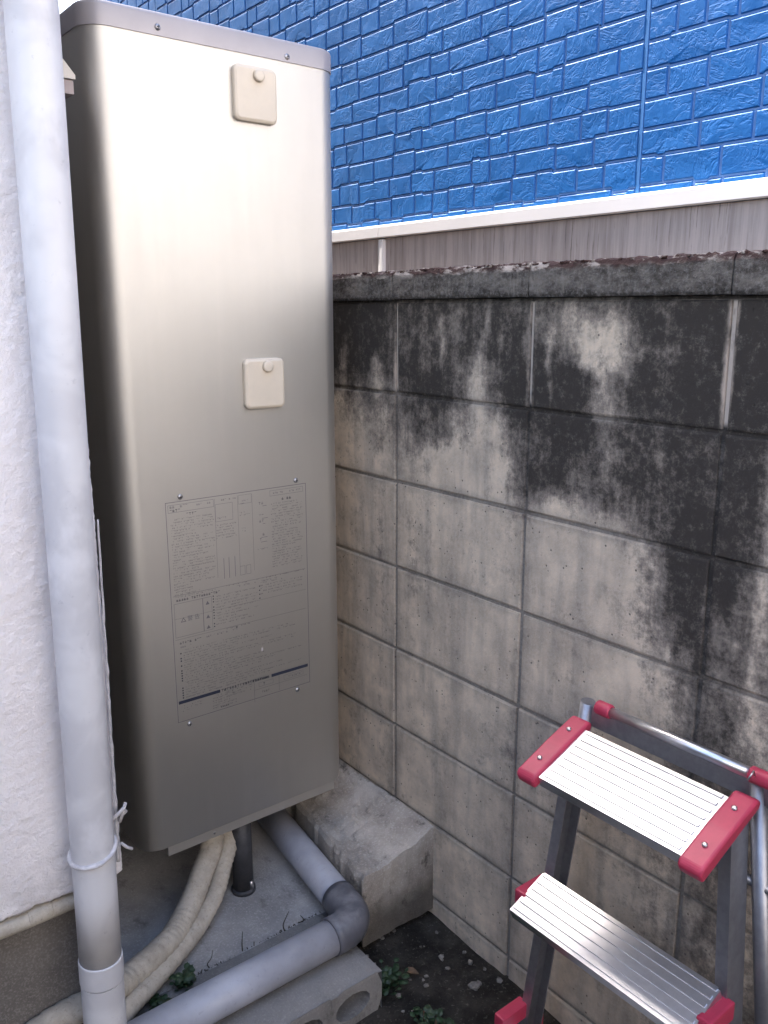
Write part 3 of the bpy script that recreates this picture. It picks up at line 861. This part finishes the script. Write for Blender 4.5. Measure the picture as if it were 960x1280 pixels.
# warning box
rect(lines, .683, 1.002, .884, .8847)
text_line(bold, .690, .80, .872, .0052, .95); text_line(faint, .80, 1.0, .882, .003)
text_line(lines, .83, .93, .876, .0035)
frame(lines, .684, .748, .795, .868, .0007); frame(lines, .748, .7485 + .02, .795, .868, .0006)
for zc in (.855, .825, .802):
    lines.add([(.754, ly, zc - .003), (.763, ly, zc - .003), (.7585, ly, zc + .005)], [(0, 1, 2)])
for (a, b) in ((.866, .852), (.842, .815), (.805, .797)):
    z = a
    while z >= b: rect(bold, .771, .7736, z, z + .0026); z -= .0062
para(faint, .777, .88, .864, .80, .0062, .003); para(faint, .886, 1.0, .872, .845, .0062)
for z in (.8655, .856, .847, .838): rect(bold, .882, .8846, z, z + .0026)
rect(faint, .683, 1.002, .790, .7906); rect(faint, .683, 1.002, .835, .8355)
text_line(bold, .692, .742, .779, .0052, .95); text_line(lines, .752, .83, .780, .004); text_line(lines, .80, .86, .787, .003)
text_line(lines, .693, .72, .771, .004)
z = .763
while z > .655:
    text_line(faint, .699, rl.uniform(.80, 1.0), z, .003)
    if rl.random() < .45: rect(bold, .6915, .6945, z, z + .003)
    z -= .0055
rect(bold, .823, .826, .785, .788)
# dark bar
mbar = MB(); rect(mbar, .682, .778, .6475, .6545); mbar.build('printed_bar', M['ink_blue'], tk)
mbar = MB(); rect(mbar, .906, 1.003, .6475, .6545); mbar.build('printed_bar', M['ink_blue'], tk)
text_line(bold, .781, .903, .6482, .006, 1); text_line(bold, .7835, .9, .6485, .0055, 1)
para(faint, .69, .74, .640, .628); para(faint, .76, .82, .642, .612); para(faint, .79, .86, .644, .632)
text_line(bold, .765, .80, .606 + .006, .004)
rect(lines, .861, .8617, .60, .647); rect(faint, .925, .9256, .61, .647); rect(faint, .862, 1.0, .628, .6286)
frame(faint, .873, .91, .633, .643, .0005); text_line(bold, .884, .896, .635, .006, 1); frame(lines, .938, .99, .632, .643, .0005); text_line(lines, .94, .988, .635, .0045, 1)
text_line(faint, .88, .905, .617, .005)
stuff(lines.build('printed_lettering', M['ink'], tk)); stuff(faint.build('printed_lettering', M['ink_faint'], tk)); stuff(bold.build('printed_lettering', M['ink_blue'], tk))
def text(body_, x, z, size, mat, parent, name, y=ly - .0003):
    cu = bpy.data.curves.new(name, 'FONT'); cu.body = body_; cu.size = size; cu.resolution_u = 3
    ob = bpy.data.objects.new(name, cu); C.objects.link(ob)
    dg = bpy.context.evaluated_depsgraph_get(); me = bpy.data.meshes.new_from_object(ob.evaluated_get(dg))
    C.objects.unlink(ob); bpy.data.objects.remove(ob)
    me.transform(Matrix.Rotation(R(90), 4, 'X')); me.transform(Matrix.Translation((x, y, z)))
    me.materials.clear(); me.materials.append(mat)
    return link(name, me, parent)
text('警 告', .7115, .827, .0125, M['ink'], tk, 'warning_lettering')
wt = MB(); wt.add([(.697, ly, .826), (.709, ly, .826), (.703, ly, .8365), (.6995, ly - .0001, .8275), (.7065, ly - .0001, .8275), (.703, ly - .0001, .8337)], [(0, 1, 4, 3), (1, 2, 5, 4), (2, 0, 3, 5)])
wt.build('warning_triangle', M['ink'], tk)
sc_ = MB(); sc_.add([(.882, ly - .0004, .716), (.8855, ly - .0004, .7165), (.8862, ly - .0004, .7235), (.8828, ly - .0004, .7245)], [(0, 1, 2, 3)]); sc_.build('paint_fleck', M['trim'], tk)

# ------------------------------------------------------------------ hoses
def smooth_path(pts, n=90):
    pts = [Vector(p) for p in pts]; P = [pts[0] * 2 - pts[1]] + pts + [pts[-1] * 2 - pts[-2]]; out = []
    seg = len(pts) - 1
    for k in range(n + 1):
        t = k / n * seg; i = min(int(t), seg - 1); u = t - i
        a, b, c, d = P[i], P[i + 1], P[i + 2], P[i + 3]
        out.append(.5 * ((2 * b) + (c - a) * u + (2 * a - 5 * b + 4 * c - d) * u * u + (3 * b - a - 3 * c + d) * u ** 3))
    return out
def hose(pts, r, seed):
    path = smooth_path(pts, 260)
    def rf(i, q):
        ph = (i * .20 - q / (2 * math.pi)) % 1.0
        return 1 + .11 * (ph if ph < .85 else (1 - ph) * 5.6) + .02 * noise.noise(Vector((i * .3, q, seed)))
    return MB().tube(path, r, 24, True, rf)
def insulated(name, pts, r, seed, label):
    ps = path_pts = pts
    o = hose(pts, r, seed).build(name, M['hose'])
    return tag(o, label, 'hose')
insulated('insulated_hose', [(.80, 1.68, .34), (.773, 1.625, .250), (.735, 1.60, .205), (.691, 1.57, .166), (.640, 1.53, .150), (.593, 1.495, .150), (.495, 1.435, .170), (.42, 1.385, .200), (.318, 1.374, .205), (.18, 1.372, .16), (.0, 1.372, .10), (-.3, 1.372, .05)], .0245, 1,
          'thicker beige taped hose, left of the two curving from under the tank')
insulated('insulated_hose', [(.85, 1.68, .34), (.818, 1.625, .245), (.785, 1.60, .195), (.752, 1.575, .155), (.700, 1.54, .133), (.652, 1.51, .125), (.553, 1.445, .132), (.470, 1.385, .150), (.400, 1.345, .145), (.30, 1.345, .10), (.1, 1.345, .06), (-.3, 1.345, .03)], .0195, 2,
          'thinner beige taped hose, right of the two curving from under the tank')

# ------------------------------------------------------------------ drain pipe
dr = empty('drain_pipe', (.95, 1.3, .1), 'grey plastic drain pipe with dark elbow running out from under the tank', 'pipe')
zr = .142
m = MB(); m.tube([(1.033, 1.90, zr + .004), (.9685, 1.385, zr)], .037, 36); m.build('rear_pipe', M['pvc'], dr)
m = MB(); m.tube([(.905, 1.3055, zr), (.43, 1.3085, zr - .002)], .037, 36); m.build('front_pipe', M['pvc'], dr)
pts = [(.9705, 1.402, zr), (.9685, 1.387, zr), (.966, 1.365, zr)]
for k in range(1, 9):
    q = R(90 * k / 8); pts.append((.965 - .052 * (1 - math.cos(q)), 1.358 - .052 * math.sin(q), zr))
pts += [(.897, 1.3058, zr), (.882, 1.3058, zr)]
m = MB(); m.tube(pts, .0405, 36); m.build('elbow', M['pvc_dark'], dr)
# ------------------------------------------------------------------ weeds
rw = random.Random(9)
for k, (x, y, h, lean, lab) in enumerate([(.662, 1.436, .030, (.014, .01), 'short bent dry weed stem at the left of the pad joint'), (.740, 1.434, .050, (.002, .0), 'straight dry weed stem, tallest of those in the pad joint'),
                     (.845, 1.431, .046, (.012, .0), 'hooked dry weed stem in the pad joint beside the grey pipe'), (.892, 1.430, .022, (-.006, 0), 'tiny dry weed stem nearest the pipe elbow')]):
    m = MB()
    m.tube(smooth_path([(x, y, .096), (x - lean[0] * .3, y, .096 + h * .4), (x + lean[0] * .4, y, .096 + h * .75), (x + lean[0], y + lean[1], .096 + h)], 14), lambda t: .0015 * (1 - t * .6), 6)
    tag(m.build('dry_weed', M['stem']), lab, 'weed', 'dry weed stems in the pad joint')
m = MB()
for k in range(16):
    x = rw.uniform(.6, .93); h = rw.uniform(.004, .013)
    m.tube([(x, 1.432, .094), (x + rw.uniform(-.004, .004), 1.432, .096 + h)], .0012, 5)
for k in range(110):
    x = rw.uniform(.52, .95); r = rw.uniform(.0008, .002)
    bm = bmesh.new(); bmesh.ops.create_icosphere(bm, subdivisions=1, radius=r)
    for v in bm.verts: v.co += Vector((x, 1.432 + rw.uniform(-.004, .004), .097))
    m.bm(bm)
tag(stuff(m.build('joint_debris', M['stem'])), 'dark soil and stubble along the joint between pad and block', 'debris')
def leafy(cx, cy, cz, n, spread, h, label):
    m = MB()
    for k in range(n):
        a = rw.uniform(0, 2 * math.pi); d = rw.uniform(0, spread); s = rw.uniform(.005, .011)
        c = Vector((cx + d * math.cos(a), cy + d * math.sin(a), cz + rw.uniform(.002, h)))
        u = Vector((math.cos(a), math.sin(a), rw.uniform(-.4, .6))).normalized(); v = u.cross(Vector((0, 0, 1))).normalized(); nn = u.cross(v)
        lobes = [(-1, 0), (-.6, .6), (0, .8), (.5, .65), (.7, .2), (1.0, 0), (.7, -.2), (.5, -.65), (0, -.8), (-.6, -.6)]
        vs = [c + u * (p * s) + v * (q * s) + nn * (.15 * s * (p * p + q * q)) for p, q in lobes] + [c - nn * .1 * s]
        m.add(vs, [(i, (i + 1) % 10, 10) for i in range(10)])
        m.tube([(cx + d * .3 * math.cos(a), cy + d * .3 * math.sin(a), cz - .002), c], .0006, 4)
    return tag(m.build('leafy_weed', M['green']), label, 'weed')
leafy(.60, 1.425, .10, 60, .028, .025, 'small clump of green leaves between the hoses and the pad joint')
leafy(.535, 1.40, .10, 26, .022, .015, 'green leaves at the bottom edge between hose and grey pipe')
leafy(.985, 1.24, .0, 60, .05, .05, 'green leafy weed beside the end of the hollow block and pipe elbow')
leafy(.99, 1.10, .0, 70, .045, .04, 'low green weed on the soil in front of the hollow block')

m = MB()
for k in range(26):
    x, y = rw.uniform(.55, 1.18), rw.uniform(.8, 1.33)
    if x < .97 and y > 1.17: y -= .22
    s_ = rw.uniform(.012, .024); a = rw.uniform(0, 6.28)
    u = Vector((math.cos(a), math.sin(a), rw.uniform(-.2, .2))); v = Vector((-math.sin(a), math.cos(a), rw.uniform(-.3, .3)))
    c = Vector((x, y, .016))
    out = [(-1, 0), (-.6, .35), (0, .48), (.5, .32), (1, 0), (.5, -.32), (0, -.48), (-.6, -.35)]
    m.add([c + u * (p * s_) + v * (q * s_) + Vector((0, 0, abs(q) * s_ * .5)) for p, q in out] + [c], [(i, (i + 1) % 8, 8) for i in range(8)])
tag(stuff(m.build('leaf_litter', M['leaf'])), 'curled brown dead leaves lying on the dark soil below the block wall', 'leaves')
# ------------------------------------------------------------------ folded stepladder
lad = empty('stepladder', (1.07, .70, 0), 'folded aluminium stepladder with crimson plastic caps leaning at the block wall', 'stepladder')
def rail_pts(side, z):
    """centre of the front rails; side 0 near, 1 far"""
    t = (0.735 - z) / .735
    y = (.562 - .07 * t) if side == 0 else (.868 + .07 * t)
    return 1.118 - .035 * t, y
for side in (0, 1):
    (xa, ya), (xb, yb) = rail_pts(side, .72), rail_pts(side, .035)
    m = MB()
    d = Vector((xb - xa, yb - ya, .035 - .72))
    s = 1 if side == 0 else -1
    # channel section
    prof = [(-.024, 0), (.024, 0), (.024, s * .020), (.021, s * .020), (.021, s * .003), (-.021, s * .003), (-.021, s * .020), (-.024, s * .020)]
    vs = [(xa + p, ya + q, .72) for p, q in prof] + [(xb + p, yb + q, .035) for p, q in prof]
    n = 8
    m.add(vs, [(i, (i + 1) % n, n + (i + 1) % n, n + i) for i in range(n)] + [tuple(range(n)), tuple(range(2 * n - 1, n - 1, -1))])
    m.box(xa - .006, xa + .006, ya - .0015, ya, .3, .301)
    m.build('front_rail', M['alu_dull'], lad)
    m = MB(); m.box(xb - .03, xb + .03, yb - (.006 if side == 0 else .026), yb + (.026 if side == 0 else .006), 0, .05, .004); m.build('rubber_foot', M['red'], lad)
    # rear rail
    m = MB(); m.tube([(1.15, ya - s * .004, .775), (1.155, yb - s * .03, .03)], .0135, 14); m.build('rear_rail', M['alu_dull'], lad)
    m = MB(); m.tube([(1.155, yb - s * .03, 0), (1.155, yb - s * .03, .045)], .018, 14); m.build('rubber_foot', M['red'], lad)
# treads, tilted towards the open side
def tread(zc, depth, cap, tilt=24, xoff=0, capw=.035):
    t_ = math.tan(R(tilt)); x1, y0 = rail_pts(0, zc); _, y1 = rail_pts(1, zc)
    x1 += -.011 + xoff - (.02 if not cap else 0); xo = x1 - depth * math.cos(R(tilt)); zo = zc - depth * math.sin(R(tilt))
    ux, uz = (x1 - xo) / depth, (zc - zo) / depth
    def slab(m, ya, yb, a, b, th, lift=0):
        px = [(xo + ux * a, zo + uz * a + lift), (xo + ux * b, zo + uz * b + lift)]
        nx_, nz_ = -uz, ux
        poly = [px[0], px[1], (px[1][0] + nx_ * -th, px[1][1] - nz_ * th), (px[0][0] + nx_ * -th, px[0][1] - nz_ * th)]
        m.prism(poly, 'y', ya, yb)
    m = MB(); e = capw if cap else .0; lift_ = .0022 if cap else .0025
    slab(m, y0 + .004 + (e * .35 if cap else 0), y1 - .004 - (e * .35 if cap else 0), .004, depth - .004, .022)
    for k in range(int(depth / .016)):
        slab(m, y0 + .008 + e * .5, y1 - .008 - e * .5, .010 + k * .016, .017 + k * .016, .003, lift_)
    tr = m.build('tread', M['alu'], lad)
    if cap:
        for (ya, yb) in ((y0 - .022, y0 + capw * .5), (y1 - capw * .5, y1 + .022)):
            m = MB()
            pl = [(-.004, -.0), (depth + .006, 0)]
            px = [(xo + ux * -.006, zo + uz * -.006 + .006), (xo + ux * (depth + .008), zo + uz * (depth + .008) + .006)]
            poly = [px[0], ((px[0][0] + px[1][0]) / 2, (px[0][1] + px[1][1]) / 2 + .002), px[1], (px[1][0] + .010, px[1][1] - .006), (px[1][0] + .006, px[1][1] - .017), (px[0][0] + .004, px[0][1] - .024), (px[0][0] - .004, px[0][1] - .010)]
            m.prism(poly, 'y', ya, yb)
            cpo = m.build('end_cap', M['red'], tr)
            ym = (ya + yb) / 2
            for q in (.25, .78):
                rv = MB(); rx = px[0][0] + (px[1][0] - px[0][0]) * q; rz = px[0][1] + (px[1][1] - px[0][1]) * q
                rv.tube([(rx, ym, rz - .002), (rx - .0015, ym, rz + .0035), (rx - .0018, ym, rz + .0042)], lambda t: .0042 if t < .8 else .002, 10)
                rv.build('rivet', M['screw'], tr)
            bv = cpo.modifiers.new('bevel', 'BEVEL'); bv.width = .005; bv.segments = 3; bv.limit_method = 'ANGLE'
    return tr
tread(.742, .135, True, 22, .012)
tread(.455, .10, False, 22)
tread(.105, .10, False, 22)
for zc in (.455 - .02, .155):
    for side in (0, 1):
        x, y = rail_pts(side, zc)
        m = MB(); m.box(x - .088, x - .018, y - .012, y + .012, zc - .03, zc + .002, .004); m.build('step_bracket', M['red'], lad)
# rear top bar with crimson ends
m = MB(); m.tube([(1.135, .553, .782), (1.135, .82, .782)], .009, 20); m.build('top_bar', M['alu'], lad)
m = MB(); m.box(1.143, 1.149, .50, .86, .735, .772, .001); m.build('rear_crossbar', M['alu_dull'], lad)
for (a, b) in ((.46, .562), (.812, .842)):
    m = MB(); m.tube([(1.135, a, .782), (1.135, a + .004, .782), (1.135, b - .002, .782), (1.135, b, .782)], lambda t: .0125 if .1 < t < .9 else .0105, 20); m.build('end_grip', M['red'], lad)
m = MB(); m.tube([(1.15, .50, .60), (1.15, .90, .60)], .008, 12); m.build('rear_crossbar', M['alu_dull'], lad)
m = MB(); m.tube([(1.10, .548, .79), (1.11, .545, .802), (1.12, .548, .79)], .0015, 6); m.build('wire_link', M['screw'], lad)
